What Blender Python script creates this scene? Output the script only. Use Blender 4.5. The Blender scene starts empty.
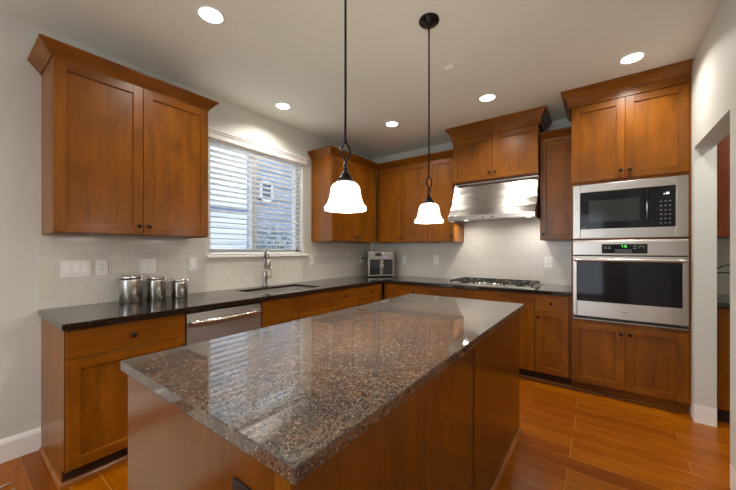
import bpy, bmesh, math, random
from mathutils import Vector, Matrix
random.seed(7)
PI = math.pi
scene = bpy.context.scene
COL = scene.collection

# ------------------------------------------------------------------ camera, world, exposure
cam_data = bpy.data.cameras.new('camera')
cam_data.sensor_fit = 'HORIZONTAL'
cam_data.sensor_width = 36.0
cam_data.lens = 36.0 * 315.94 / 736.0
cam_data.shift_y = 4.78 / 736.0
cam_data.clip_start = 0.02
cam = bpy.data.objects.new('camera', cam_data)
COL.objects.link(cam)
cam.location = (2.9471, -4.1079, 1.2955)
cam.rotation_euler = (PI / 2, 0, 0.63486)
scene.camera = cam

world = bpy.data.worlds.new('daylight')
scene.world = world
world.use_nodes = True
bg = world.node_tree.nodes['Background']
bg.inputs['Color'].default_value = (0.80, 0.89, 1.0, 1)
bg.inputs['Strength'].default_value = 2.3

scene.view_settings.view_transform = 'Standard'
scene.view_settings.look = 'None'
scene.view_settings.gamma = 1.0
scene.view_settings.use_curve_mapping = False
scene.view_settings.exposure = 0.38
scene.cycles.use_denoising = True
scene.cycles.max_bounces = 8
scene.cycles.diffuse_bounces = 5
scene.cycles.glossy_bounces = 5
scene.cycles.sample_clamp_indirect = 6.0

WARM = (1.0, 0.95, 0.87)
DOWN_W = 7.0
PEND_E = 24.0
PEND_W = 3.0
HOOD_W = 1.7
CEIL = 2.748
XR = 3.513          # right wall face
CT = 0.904          # worktop height
YB = -8.0           # far end of the room behind the camera


def area_lamp(name, loc, rot, size, power, color, shape='DISK', size_y=None, parent=None, spread=None):
    d = bpy.data.lights.new(name, 'AREA')
    d.shape = shape
    d.size = size
    if size_y:
        d.size_y = size_y
    d.energy = power
    d.color = color
    if spread:
        d.spread = spread
    o = bpy.data.objects.new(name, d)
    COL.objects.link(o)
    o.location = loc
    o.rotation_euler = rot
    if parent:
        o.parent = parent
    return o


# daylight through the kitchen window and through the fill-light doors added behind the camera
for nm, lc, rt, sx, sy in (('window_portal', (-0.2, -2.04, 1.81), (0, -PI / 2, 0), 1.12, 1.16),
                           ('fill_door_portal', (1.75, YB - 0.2, 1.18), (PI / 2, 0, 0), 2.6, 2.35)):
    area_lamp(nm, lc, rt, sx, 1, (1, 1, 1), 'RECTANGLE', sy).data.cycles.is_portal = True


# ------------------------------------------------------------------ materials
def new_mat(name):
    m = bpy.data.materials.new(name)
    m.use_nodes = True
    nt = m.node_tree
    return m, nt, nt.nodes['Principled BSDF']


def simple(name, col, rough=0.5, metal=0.0, coat=0.0, emit=None, estr=0.0):
    m, nt, p = new_mat(name)
    p.inputs['Base Color'].default_value = (*col, 1)
    p.inputs['Roughness'].default_value = rough
    p.inputs['Metallic'].default_value = metal
    p.inputs['Coat Weight'].default_value = coat
    p.inputs['Coat Roughness'].default_value = 0.08
    if emit:
        p.inputs['Emission Color'].default_value = (*emit, 1)
        p.inputs['Emission Strength'].default_value = estr
    return m


def N(nt, t, **kw):
    n = nt.nodes.new(t)
    for k, v in kw.items():
        setattr(n, k, v)
    return n


def mapped(nt, scale, loc=None, rand=0.0, coord='Object', rot=(0, 0, 0)):
    tc = N(nt, 'ShaderNodeTexCoord')
    mp = N(nt, 'ShaderNodeMapping')
    mp.inputs['Scale'].default_value = scale
    mp.inputs['Rotation'].default_value = rot
    src = tc.outputs[coord]
    if rand:
        oi = N(nt, 'ShaderNodeObjectInfo')
        mul = N(nt, 'ShaderNodeMath', operation='MULTIPLY')
        mul.inputs[1].default_value = rand
        nt.links.new(oi.outputs['Random'], mul.inputs[0])
        ad = N(nt, 'ShaderNodeVectorMath', operation='ADD')
        nt.links.new(src, ad.inputs[0])
        nt.links.new(mul.outputs[0], ad.inputs[1])
        src = ad.outputs[0]
    nt.links.new(src, mp.inputs['Vector'])
    return mp.outputs['Vector']


def noise(nt, vec, scale, detail=4, rough=0.5, dist=0.0):
    n = N(nt, 'ShaderNodeTexNoise')
    n.inputs['Scale'].default_value = scale
    n.inputs['Detail'].default_value = detail
    n.inputs['Roughness'].default_value = rough
    n.inputs['Distortion'].default_value = dist
    nt.links.new(vec, n.inputs['Vector'])
    return n.outputs['Fac']


def ramp(nt, fac, stops):
    r = N(nt, 'ShaderNodeValToRGB')
    cr = r.color_ramp
    while len(cr.elements) < len(stops):
        cr.elements.new(0.5)
    for e, (p, c) in zip(cr.elements, stops):
        e.position = p
        e.color = (*c, 1)
    nt.links.new(fac, r.inputs['Fac'])
    return r.outputs['Color']


def mix(nt, a, b, fac, mode='MIX'):
    m = N(nt, 'ShaderNodeMix', data_type='RGBA', blend_type=mode)
    for sock, v in ((m.inputs[6], a), (m.inputs[7], b)):
        if isinstance(v, tuple):
            sock.default_value = (*v, 1)
        else:
            nt.links.new(v, sock)
    if isinstance(fac, (int, float)):
        m.inputs[0].default_value = fac
    else:
        nt.links.new(fac, m.inputs[0])
    return m.outputs[2]


def bump(nt, p, height, strength, dist=0.002):
    b = N(nt, 'ShaderNodeBump')
    b.inputs['Strength'].default_value = strength
    b.inputs['Distance'].default_value = dist
    nt.links.new(height, b.inputs['Height'])
    nt.links.new(b.outputs['Normal'], p.inputs['Normal'])


def wood(name, grain, dark, light, rough=0.33, coat=0.08, fine_lo=0.86):
    m, nt, p = new_mat(name)
    sc = {'v': (1, 1, 0.09), 'h': (0.09, 1, 1), 'd': (1, 0.09, 1)}[grain]
    v = mapped(nt, sc, rand=37.0)
    fine = noise(nt, v, 70, 4, 0.5, 0.2)
    v2 = mapped(nt, tuple(max(0.35, s) for s in sc), rand=23.0)
    broad = noise(nt, v2, 7, 3, 0.55, 0.6)
    c1 = ramp(nt, broad, [(0.25, tuple(c * 0.86 for c in dark)), (0.75, tuple(c * 1.12 for c in light))])
    c2 = ramp(nt, fine, [(0.3, (fine_lo, fine_lo - 0.02, fine_lo - 0.03)), (0.7, (1.05, 1.05, 1.05))])
    c = mix(nt, c1, c2, 1.0, 'MULTIPLY')
    bs = {'v': (1, 1, 0.004), 'h': (0.004, 1, 1), 'd': (1, 0.004, 1)}[grain]
    bd = noise(nt, mapped(nt, bs, rand=51.0), 9, 1, 0.4)
    br_ = N(nt, 'ShaderNodeValToRGB')
    br_.color_ramp.interpolation = 'CONSTANT'
    for p_, g_ in ((0.44, 0.97), (0.52, 1.05), (0.60, 0.95)):
        e_ = br_.color_ramp.elements.new(p_)
        e_.color = (g_, g_, g_, 1)
    br_.color_ramp.elements[0].color = (1.03, 1.02, 1.0, 1)
    br_.color_ramp.elements[-1].color = (1.0, 1.0, 1.0, 1)
    nt.links.new(bd, br_.inputs['Fac'])
    c = mix(nt, c, br_.outputs['Color'], 1.0, 'MULTIPLY')
    oi = N(nt, 'ShaderNodeObjectInfo')
    tone = ramp(nt, oi.outputs['Random'], [(0.0, (0.90, 0.88, 0.86)), (1.0, (1.08, 1.08, 1.08))])
    c = mix(nt, c, tone, 1.0, 'MULTIPLY')
    nt.links.new(c, p.inputs['Base Color'])
    p.inputs['Roughness'].default_value = rough
    p.inputs['Coat Weight'].default_value = coat
    p.inputs['Coat Roughness'].default_value = 0.18
    p.inputs['Specular IOR Level'].default_value = 0.28
    bump(nt, p, broad, 0.03, 0.001)
    return m


WD, WL = (0.165, 0.050, 0.0022), (0.250, 0.081, 0.0036)
WOOD_V = wood('cinnamon_maple_upright', 'v', WD, WL)
WOOD_H = wood('cinnamon_maple_level', 'h', WD, WL)
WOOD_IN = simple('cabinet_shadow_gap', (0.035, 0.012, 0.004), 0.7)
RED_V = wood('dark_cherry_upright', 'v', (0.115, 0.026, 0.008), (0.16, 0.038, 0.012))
TRIM_W = wood('shoe_mould_wood', 'h', (0.25, 0.088, 0.02), (0.33, 0.12, 0.03), 0.4)
SHOE_D = wood('shoe_mould_wood_across', 'd', (0.25, 0.088, 0.02), (0.33, 0.12, 0.03), 0.4)
BLACK = simple('oil_rubbed_bronze', (0.006, 0.0055, 0.005), 0.30, 0.0)
BLACK.node_tree.nodes['Principled BSDF'].inputs['Specular IOR Level'].default_value = 0.25
BLACKP = simple('black_plastic', (0.012, 0.012, 0.013), 0.35)
IRON = simple('cast_iron', (0.025, 0.024, 0.023), 0.5, 0.3)
GLASSBLK = simple('black_oven_glass', (0.008, 0.007, 0.010), 0.05, 0.0, 0.0)
GLASSBLK.node_tree.nodes['Principled BSDF'].inputs['Specular IOR Level'].default_value = 0.3
GLASSDK = simple('tinted_oven_door_glass', (0.022, 0.021, 0.020), 0.10)
GLASSWIN = simple('smoked_window_mesh', (0.022, 0.023, 0.023), 0.12, 0.0, 0.0)
WHITEP = simple('white_plate_plastic', (0.88, 0.88, 0.86), 0.3)
WHITESLOT = simple('dark_slot', (0.08, 0.08, 0.08), 0.6)
TRIMWHITE = simple('white_trim_paint', (0.88, 0.87, 0.85), 0.35)
SLAT = simple('white_blind_slat', (0.90, 0.90, 0.89), 0.4)
VINYL = simple('white_window_vinyl', (0.55, 0.55, 0.55), 0.4)
GREEN = simple('green_display', (0.02, 0.2, 0.02), 0.4, emit=(0.15, 1.0, 0.12), estr=1.6)
WHITELED = simple('white_display', (0.3, 0.3, 0.3), 0.4, emit=(0.8, 0.9, 1.0), estr=1.4)
GREYPRINT = simple('grey_printed_symbols', (0.22, 0.22, 0.23), 0.5)
BLUELED = simple('violet_display', (0.3, 0.2, 0.5), 0.4, emit=(0.55, 0.4, 1.0), estr=1.0)
LENS = simple('lamp_lens', (0.9, 0.88, 0.84), 0.4, emit=(1.0, 0.93, 0.83), estr=9.0)
SHADE = simple('frosted_bell_glass', (0.9, 0.88, 0.84), 0.25, emit=(1.0, 0.90, 0.76), estr=PEND_E)
GLOBE = simple('opal_fill_globe', (0.9, 0.9, 0.88), 0.3, emit=(1.0, 0.97, 0.92), estr=34.0)  # glow of the fill lamp added behind the camera
RUBBER = simple('dark_seal', (0.02, 0.02, 0.02), 0.6)


def steel(name, col, rough, axis='x'):
    m, nt, p = new_mat(name)
    sc = {'x': (0.02, 1, 1), 'z': (1, 1, 0.02)}[axis]
    v = mapped(nt, sc)
    f = noise(nt, v, 420, 2, 0.5)
    r = N(nt, 'ShaderNodeMapRange')
    r.inputs['To Min'].default_value = rough - 0.05
    r.inputs['To Max'].default_value = rough + 0.07
    nt.links.new(f, r.inputs['Value'])
    nt.links.new(r.outputs[0], p.inputs['Roughness'])
    p.inputs['Base Color'].default_value = (*col, 1)
    p.inputs['Metallic'].default_value = 1.0
    p.inputs['Anisotropic'].default_value = 0.6
    tg = N(nt, 'ShaderNodeTangent', direction_type='RADIAL', axis='Z')
    nt.links.new(tg.outputs[0], p.inputs['Tangent'])
    p.inputs['Anisotropic Rotation'].default_value = 0.25 if axis == 'x' else 0.0
    return m


STEEL = steel('brushed_steel', (0.57, 0.54, 0.50), 0.30)
STEELV = steel('brushed_steel_upright', (0.60, 0.57, 0.53), 0.22, 'z')
STEELD = steel('dishwasher_steel', (0.50, 0.49, 0.48), 0.36)
BOWL = simple('satin_sink_steel', (0.72, 0.71, 0.69), 0.34, 1.0)
STEELF = simple('satin_nickel', (0.42, 0.40, 0.37), 0.24, 1.0)
STEELG = steel('grey_brushed_steel', (0.40, 0.385, 0.365), 0.30)
STEELH = steel('hood_steel', (0.47, 0.45, 0.42), 0.27)
CANST = steel('canister_steel', (0.52, 0.50, 0.47), 0.22)
CHROME = simple('polished_steel', (0.66, 0.64, 0.61), 0.13, 1.0)


def paint(name, col, scale, strength, rough=0.6):
    m, nt, p = new_mat(name)
    v = mapped(nt, (1, 1, 1))
    f = noise(nt, v, scale, 3, 0.6)
    p.inputs['Base Color'].default_value = (*col, 1)
    p.inputs['Roughness'].default_value = rough
    bump(nt, p, f, strength, 0.004)
    return m


WALL = paint('warm_grey_wall_paint', (0.645, 0.655, 0.61), 95, 0.3)
CEILM = paint('knockdown_ceiling_paint', (0.80, 0.82, 0.75), 55, 0.5, 0.75)


def tile_mat(name, across):
    m, nt, p = new_mat(name)
    tc = N(nt, 'ShaderNodeTexCoord')
    sep = N(nt, 'ShaderNodeSeparateXYZ')
    nt.links.new(tc.outputs['Object'], sep.inputs[0])
    com = N(nt, 'ShaderNodeCombineXYZ')
    nt.links.new(sep.outputs[across], com.inputs[0])
    nt.links.new(sep.outputs[2], com.inputs[1])
    br = N(nt, 'ShaderNodeTexBrick')
    br.inputs['Scale'].default_value = 1.0
    br.inputs['Brick Width'].default_value = 0.152
    br.inputs['Row Height'].default_value = 0.0745
    br.inputs['Mortar Size'].default_value = 0.0016
    br.inputs['Mortar Smooth'].default_value = 0.25
    br.inputs['Color1'].default_value = (0.72, 0.69, 0.625, 1)
    br.inputs['Color2'].default_value = (0.685, 0.655, 0.59, 1)
    br.inputs['Mortar'].default_value = (0.55, 0.52, 0.465, 1)
    nt.links.new(com.outputs[0], br.inputs['Vector'])
    nt.links.new(br.outputs['Color'], p.inputs['Base Color'])
    p.inputs['Roughness'].default_value = 0.16
    inv = N(nt, 'ShaderNodeMath', operation='SUBTRACT')
    inv.inputs[0].default_value = 1.0
    nt.links.new(br.outputs['Fac'], inv.inputs[1])
    v = mapped(nt, (1, 1, 1))
    w = noise(nt, v, 9, 2, 0.5)
    ad = N(nt, 'ShaderNodeMath', operation='MULTIPLY_ADD')
    ad.inputs[1].default_value = 0.55
    nt.links.new(w, ad.inputs[0])
    nt.links.new(inv.outputs[0], ad.inputs[2])
    bump(nt, p, ad.outputs[0], 0.35, 0.002)
    return m


TILE_Y = tile_mat('glazed_subway_tile_side', 1)
TILE_X = tile_mat('glazed_subway_tile_back', 0)


def floor_mat():
    m, nt, p = new_mat('amber_plank_floor')
    v = mapped(nt, (1, 1, 1))
    br = N(nt, 'ShaderNodeTexBrick')
    br.offset = 0.37
    br.offset_frequency = 3
    br.inputs['Scale'].default_value = 1.0
    br.inputs['Brick Width'].default_value = 0.93
    br.inputs['Row Height'].default_value = 0.127
    br.inputs['Mortar Size'].default_value = 0.0018
    br.inputs['Mortar Smooth'].default_value = 0.1
    br.inputs['Color1'].default_value = (0.0, 0.0, 0.0, 1)
    br.inputs['Color2'].default_value = (1.0, 1.0, 1.0, 1)
    br.inputs['Mortar'].default_value = (0.5, 0.5, 0.5, 1)
    nt.links.new(v, br.inputs['Vector'])
    plank = ramp(nt, br.outputs['Color'], [(0.0, (0.245, 0.059, 0.0003)), (0.5, (0.305, 0.082, 0.0004)), (1.0, (0.365, 0.108, 0.0008))])
    vg = mapped(nt, (0.06, 1, 1))
    g = noise(nt, vg, 60, 6, 0.65, 0.8)
    grain = ramp(nt, g, [(0.3, (0.70, 0.64, 0.58)), (0.7, (1.12, 1.12, 1.12))])
    vb = mapped(nt, (0.5, 1, 1))
    b = noise(nt, vb, 5, 3, 0.6, 0.5)
    blot = ramp(nt, b, [(0.3, (0.82, 0.78, 0.74)), (0.7, (1.08, 1.08, 1.08))])
    c = mix(nt, plank, grain, 1.0, 'MULTIPLY')
    c = mix(nt, c, blot, 1.0, 'MULTIPLY')
    c = mix(nt, c, (0.42, 0.19, 0.05), br.outputs['Fac'], 'MIX')
    nt.links.new(c, p.inputs['Base Color'])
    p.inputs['Roughness'].default_value = 0.30
    p.inputs['Specular IOR Level'].default_value = 0.25
    p.inputs['Coat Weight'].default_value = 0.08
    p.inputs['Coat Roughness'].default_value = 0.15
    bump(nt, p, g, 0.08, 0.001)
    return m


FLOOR = floor_mat()


def granite(name, base, mid, rust, fleck, rough=0.035, amount=1.0):
    m, nt, p = new_mat(name)
    v = mapped(nt, (1, 1, 1))
    vo = N(nt, 'ShaderNodeTexVoronoi')
    vo.inputs['Scale'].default_value = 210
    nt.links.new(v, vo.inputs['Vector'])
    sep = N(nt, 'ShaderNodeSeparateColor')
    nt.links.new(vo.outputs['Color'], sep.inputs[0])
    n1 = noise(nt, v, 130, 6, 0.7, 0.4)
    n2 = noise(nt, v, 4.5, 4, 0.65, 0.8)
    n3 = noise(nt, v, 34, 4, 0.65, 0.5)
    grains = ramp(nt, sep.outputs[0], [(0.0, base), (0.35, base), (0.5, mid), (0.85, rust), (1.0, mid)])
    c = mix(nt, grains, ramp(nt, n1, [(0.32, (0.50, 0.48, 0.47)), (0.66, (1.30, 1.28, 1.26))]), 1.0, 'MULTIPLY')
    c = mix(nt, c, ramp(nt, n3, [(0.32, (0.66, 0.66, 0.68)), (0.66, (1.2, 1.17, 1.12))]), 1.0, 'MULTIPLY')
    drift = ramp(nt, n2, [(0.36, (1.14, 1.0, 0.88)), (0.64, (0.74, 0.84, 0.96))])
    c = mix(nt, c, drift, 1.0, 'MULTIPLY')
    vo2 = N(nt, 'ShaderNodeTexVoronoi')
    vo2.inputs['Scale'].default_value = 260
    nt.links.new(v, vo2.inputs['Vector'])
    sep2 = N(nt, 'ShaderNodeSeparateColor')
    nt.links.new(vo2.outputs['Color'], sep2.inputs[0])
    gt = N(nt, 'ShaderNodeMath', operation='GREATER_THAN')
    gt.inputs[1].default_value = 1.0 - 0.022 * amount
    nt.links.new(sep2.outputs[1], gt.inputs[0])
    c = mix(nt, c, fleck, gt.outputs[0])
    nt.links.new(c, p.inputs['Base Color'])
    p.inputs['Roughness'].default_value = rough
    p.inputs['IOR'].default_value = 1.9
    return m


GRAN_I = granite('brown_granite', (0.055, 0.048, 0.043), (0.138, 0.121, 0.108), (0.146, 0.100, 0.071), (0.27, 0.24, 0.21))
GRAN_P = granite('black_granite', (0.008, 0.0075, 0.008), (0.013, 0.012, 0.012), (0.028, 0.018, 0.014), (0.14, 0.12, 0.11), 0.035, 0.7)


def glass_mat():
    m, nt, p = new_mat('clear_window_glass')
    nt.nodes.remove(p)
    out = nt.nodes['Material Output']
    t = N(nt, 'ShaderNodeBsdfTransparent')
    t.inputs[0].default_value = (0.95, 0.97, 1.0, 1)
    g = N(nt, 'ShaderNodeBsdfGlossy')
    g.inputs['Roughness'].default_value = 0.02
    mx = N(nt, 'ShaderNodeMixShader')
    mx.inputs[0].default_value = 0.06
    nt.links.new(t.outputs[0], mx.inputs[1])
    nt.links.new(g.outputs[0], mx.inputs[2])
    nt.links.new(mx.outputs[0], out.inputs['Surface'])
    return m


GLASS = glass_mat()


# ------------------------------------------------------------------ mesh helpers
def bx(bm, x0, x1, y0, y1, z0, z1, mi=0):
    vs = [bm.verts.new((x, y, z)) for z in (z0, z1) for y in (y0, y1) for x in (x0, x1)]
    for q in ((0, 2, 3, 1), (4, 5, 7, 6), (0, 1, 5, 4), (2, 6, 7, 3), (0, 4, 6, 2), (1, 3, 7, 5)):
        f = bm.faces.new([vs[i] for i in q])
        f.material_index = mi
    return bm


def box_bm(*a):
    return bx(bmesh.new(), *a)


def lathe(bm, prof, seg=32, center=(0, 0, 0), axis='z', mi=0, close=False):
    cx, cy, cz = center
    rings = []
    for r, h in prof:
        ring = []
        for k in range(seg):
            a = 2 * PI * k / seg
            c, s = r * math.cos(a), r * math.sin(a)
            if axis == 'z':
                p = (cx + c, cy + s, cz + h)
            elif axis == 'y':
                p = (cx + c, cy + h, cz + s)
            else:
                p = (cx + h, cy + c, cz + s)
            ring.append(bm.verts.new(p))
        rings.append(ring)
    n = len(rings)
    for i in range(n if close else n - 1):
        a, b = rings[i], rings[(i + 1) % n]
        for k in range(seg):
            f = bm.faces.new((a[k], a[(k + 1) % seg], b[(k + 1) % seg], b[k]))
            f.material_index = mi
            f.smooth = True
    if not close:
        for ring in (rings[0], rings[-1]):
            f = bm.faces.new(ring)
            f.material_index = mi
    return bm


def tube(bm, pts, rad, seg=10, mi=0, taper=None):
    pts = [Vector(p) for p in pts]
    rings = []
    up = None
    for i, p in enumerate(pts):
        d = (pts[min(i + 1, len(pts) - 1)] - pts[max(i - 1, 0)]).normalized()
        if up is None:
            up = Vector((0, 0, 1)) if abs(d.z) < 0.9 else Vector((1, 0, 0))
        s = d.cross(up).normalized()
        up = s.cross(d).normalized()
        r = rad if taper is None else taper[i]
        rings.append([bm.verts.new(p + (s * math.cos(2 * PI * k / seg) + up * math.sin(2 * PI * k / seg)) * r) for k in range(seg)])
    for a, b in zip(rings, rings[1:]):
        for k in range(seg):
            f = bm.faces.new((a[k], a[(k + 1) % seg], b[(k + 1) % seg], b[k]))
            f.smooth = True
            f.material_index = mi
    for ring in (rings[0], rings[-1]):
        f = bm.faces.new(ring)
        f.material_index = mi
    return bm


def prism(bm, poly, x0, x1, mi=0, axis='x'):
    """polygon of (a,b) pairs extruded along an axis; axis x: (a,b)=(y,z); axis z: (a,b)=(x,y)"""
    def P(t, a, b):
        return (t, a, b) if axis == 'x' else ((a, t, b) if axis == 'y' else (a, b, t))
    A = [bm.verts.new(P(x0, a, b)) for a, b in poly]
    B = [bm.verts.new(P(x1, a, b)) for a, b in poly]
    n = len(poly)
    for i in range(n):
        f = bm.faces.new((A[i], A[(i + 1) % n], B[(i + 1) % n], B[i]))
        f.material_index = mi
    bm.faces.new(A).material_index = mi
    bm.faces.new(list(reversed(B))).material_index = mi
    return bm


def sweep(bm, path, prof, z0=0.0, mi=0):
    """closed profile [(out, z)] swept along an XY polyline; 'out' is to the right of travel, corners mitred"""
    P = [Vector((x, y)) for x, y in path]
    rights = []
    for a, b in zip(P, P[1:]):
        d = (b - a).normalized()
        rights.append(Vector((d.y, -d.x)))
    rings = []
    for i, p in enumerate(P):
        if i == 0:
            m = rights[0]
        elif i == len(P) - 1:
            m = rights[-1]
        else:
            a, b = rights[i - 1], rights[i]
            m = (a + b) / (1 + a.dot(b))
        rings.append([bm.verts.new((p.x + m.x * o, p.y + m.y * o, z0 + z)) for o, z in prof])
    n = len(prof)
    for A, B in zip(rings, rings[1:]):
        for k in range(n):
            f = bm.faces.new((A[k], A[(k + 1) % n], B[(k + 1) % n], B[k]))
            f.material_index = mi
    for r in (rings[0], rings[-1]):
        f = bm.faces.new(r)
        f.material_index = mi
    return bm


def obj(name, bm, mats, parent=None, bevel=0.0, seg=2, kind=None, smooth=False, loc=None):
    bmesh.ops.recalc_face_normals(bm, faces=bm.faces)
    me = bpy.data.meshes.new(name)
    bm.to_mesh(me)
    bm.free()
    for m in (mats if isinstance(mats, (list, tuple)) else [mats]):
        me.materials.append(m)
    if smooth:
        for f in me.polygons:
            f.use_smooth = True
    o = bpy.data.objects.new(name, me)
    COL.objects.link(o)
    if loc:
        o.location = loc
    if parent:
        o.parent = parent
    if bevel:
        b = o.modifiers.new('edge', 'BEVEL')
        b.width = bevel
        b.segments = seg
        b.limit_method = 'ANGLE'
        b.angle_limit = math.radians(40)
    if kind:
        o['kind'] = kind
    return o


def tag(o, label, cat, group=None):
    o['label'] = label
    o['category'] = cat
    if group:
        o['group'] = group
    return o


def thing(name, label, cat, loc=(0, 0, 0), rz=0.0, group=None):
    o = bpy.data.objects.new(name, None)
    o.empty_display_size = 0.1
    COL.objects.link(o)
    o.location = loc
    o.rotation_euler = (0, 0, rz)
    return tag(o, label, cat, group)


# ------------------------------------------------------------------ room shell
XP = 5.4            # far side of the pantry beyond the opening
obj('floor', box_bm(-0.15, XP, YB - 0.2, 0.15, -0.08, 0.0), FLOOR, kind='structure')
obj('ceiling', box_bm(-0.15, XP, YB - 0.2, 0.15, CEIL, CEIL + 0.1), CEILM, kind='structure')
obj('wall_back', box_bm(-0.15, XP, 0.0, 0.15, 0, CEIL), WALL, kind='structure')
WY0, WY1, WZ0, WZ1 = -2.612, -1.462, 1.245, 2.375      # window hole
b = bmesh.new()
for (ya, yb, za, zb) in ((YB, WY0, 0, CEIL), (WY1, 0, 0, CEIL), (WY0, WY1, 0, WZ0), (WY0, WY1, WZ1, CEIL)):
    bx(b, -0.15, 0, ya, yb, za, zb)
obj('wall_left', b, WALL, kind='structure')
OY0, OY1, OZ = -1.558, -0.742, 2.062                 # opening in the right wall
XW = 3.630
b = bmesh.new()
bx(b, XR, XW, OY1, 0, 0, CEIL)
bx(b, XR, XW, YB, OY0, 0, CEIL)
bx(b, XR, XW, OY0, OY1, OZ, CEIL)
obj('wall_right', b, WALL, kind='structure')
b = bmesh.new()
bx(b, XP - 0.12, XP, -3.4, 0, 0, CEIL)
bx(b, XW, XP - 0.12, -3.5, -3.4, 0, CEIL)
obj('wall_pantry', b, WALL, kind='structure')
b = bmesh.new()                                       # end wall behind the camera, with a wide doorway added for fill daylight
bx(b, 0, 0.45, YB - 0.15, YB, 0, CEIL)
bx(b, 3.05, XR, YB - 0.15, YB, 0, CEIL)
bx(b, 0.45, 3.05, YB - 0.15, YB, 2.35, CEIL)
obj('wall_front', b, WALL, kind='structure')
b = bmesh.new()
for x in (0.45, 1.32, 2.18, 2.99):
    bx(b, x, x + 0.06, YB - 0.10, YB - 0.04, 0.0, 2.35)
bx(b, 0.45, 3.05, YB - 0.10, YB - 0.04, 0.0, 0.06)
bx(b, 0.45, 3.05, YB - 0.10, YB - 0.04, 2.29, 2.35)
obj('fill_door_1', b, VINYL, kind='structure')  # unseen door frame, added so daylight brightens the room from behind

BASEP = [(0, 0), (0.020, 0), (0.020, 0.112), (0.016, 0.122), (0.006, 0.136), (0, 0.138)]
b = bmesh.new()
sweep(b, [(0.0005, YB), (0.0005, -3.7135)], BASEP)
obj('baseboard_left', b, TRIMWHITE, kind='structure')
b = bmesh.new()                                       # wraps the jamb beside the tall oven cabinet
sweep(b, [(XW + 0.0005, -0.70), (XW + 0.0005, OY1 - 0.0005), (XR - 0.0005, OY1 - 0.0005), (XR - 0.0005, -0.668)][::-1], [(-o, z) for o, z in BASEP])
obj('baseboard_right', b, TRIMWHITE, kind='structure')
b = bmesh.new()
sweep(b, [(XW, OY0 + 0.0005), (XR - 0.0005, OY0 + 0.0005), (XR - 0.0005, YB)], [(-o * 1.4, z) for o, z in BASEP])
obj('baseboard_front', b, TRIMWHITE, kind='structure')

# tiled band above the worktops
TZ1 = 1.396
b = bmesh.new()
bx(b, 0.0003, 0.008, -3.722, WY0, CT + 0.001, TZ1)
bx(b, 0.0003, 0.008, WY0, WY1, CT + 0.001, WZ0 - 0.028)
bx(b, 0.0003, 0.008, WY1, -0.0085, CT + 0.001, TZ1)
obj('trim_1', b, TILE_Y, kind='structure')
b = bmesh.new()
bx(b, 0.0003, 1.5, -0.008, -0.0003, CT + 0.001, TZ1)
bx(b, 1.5, 2.4285, -0.008, -0.0003, CT + 0.001, 1.9)
bx(b, 2.4285, 2.7, -0.008, -0.0003, CT + 0.001, TZ1)
obj('trim_2', b, TILE_X, kind='structure')
b = bmesh.new()
bx(b, XW + 0.001, XP - 0.13, -0.008, -0.0003, CT + 0.001, TZ1)
obj('trim_3', b, TILE_X, kind='structure')
# window sill
b = bmesh.new()
bx(b, -0.11, 0.045, WY0 - 0.035, WY1 + 0.06, WZ0 - 0.024, WZ0)
obj('trim_4', b, TRIMWHITE, bevel=0.004, kind='structure')

# window: vinyl slider with a middle meeting stile
wroot = bpy.data.objects.new('window_1', None)
COL.objects.link(wroot)
wroot.location = (-0.10, (WY0 + WY1) / 2, WZ0)
wroot['kind'] = 'structure'
hw, hh = (WY1 - WY0) / 2, WZ1 - WZ0
b = bmesh.new()
for (ya, yb, za, zb) in ((-hw, -hw + 0.05, 0, hh), (hw - 0.05, hw, 0, hh), (-hw, hw, 0, 0.05), (-hw, hw, hh - 0.05, hh), (-0.075, -0.02, 0.05, hh - 0.05)):
    bx(b, -0.035, 0.03, ya, yb, za, zb)
obj('window_frame', b, VINYL, wroot, bevel=0.003)
b = bmesh.new()
bx(b, -0.008, -0.004, -hw + 0.05, -0.075, 0.05, hh - 0.05)
bx(b, -0.008, -0.004, -0.02, hw - 0.05, 0.05, hh - 0.05)
obj('glass_pane', b, GLASS, wroot)

# ------------------------------------------------------------------ cabinet builders
# local frame of every cabinet: x along the wall, front towards -y, wall at y = 0
KNOBP = [(0.0045, 0.0), (0.0045, 0.010), (0.0065, 0.013), (0.0125, 0.017), (0.0145, 0.022), (0.0125, 0.028), (0.006, 0.0305)]


def knob(parent, x, y, z):
    b = bmesh.new()
    lathe(b, [(r, -h) for r, h in KNOBP], 16, axis='y')
    return obj('knob', b, BLACK, parent, loc=(x, y, z))


def shaker(parent, x0, x1, z0, z1, yf, knobs=(), name='door', rail=0.058, t=0.02):
    b = bmesh.new()
    yb = yf + t
    bx(b, x0, x0 + rail, yf, yb, z0, z1, 0)
    bx(b, x1 - rail, x1, yf, yb, z0, z1, 0)
    bx(b, x0 + rail, x1 - rail, yf, yb, z0, z0 + rail, 1)
    bx(b, x0 + rail, x1 - rail, yf, yb, z1 - rail, z1, 1)
    bx(b, x0 + rail - 0.004, x1 - rail + 0.004, yf + 0.0115, yb - 0.002, z0 + rail - 0.004, z1 - rail + 0.004, 0)
    o = obj(name, b, [WOOD_V, WOOD_H], parent, bevel=0.0016)
    for kx, kz in knobs:
        knob(o, kx, yf, kz)
    return o


def slab(parent, x0, x1, z0, z1, yf, knobs=(), name='drawer', t=0.02):
    o = obj(name, box_bm(x0, x1, yf, yf + t, z0, z1), WOOD_H, parent, bevel=0.002)
    for kx, kz in knobs:
        knob(o, kx, yf, kz)
    return o


CROWN = [(0.0, 0.0), (0.008, 0.0), (0.011, 0.010), (0.052, 0.058), (0.059, 0.064), (0.063, 0.068), (0.063, 0.082), (0.0, 0.082)]
G = 0.0016  # half of a gap between fronts


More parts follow.
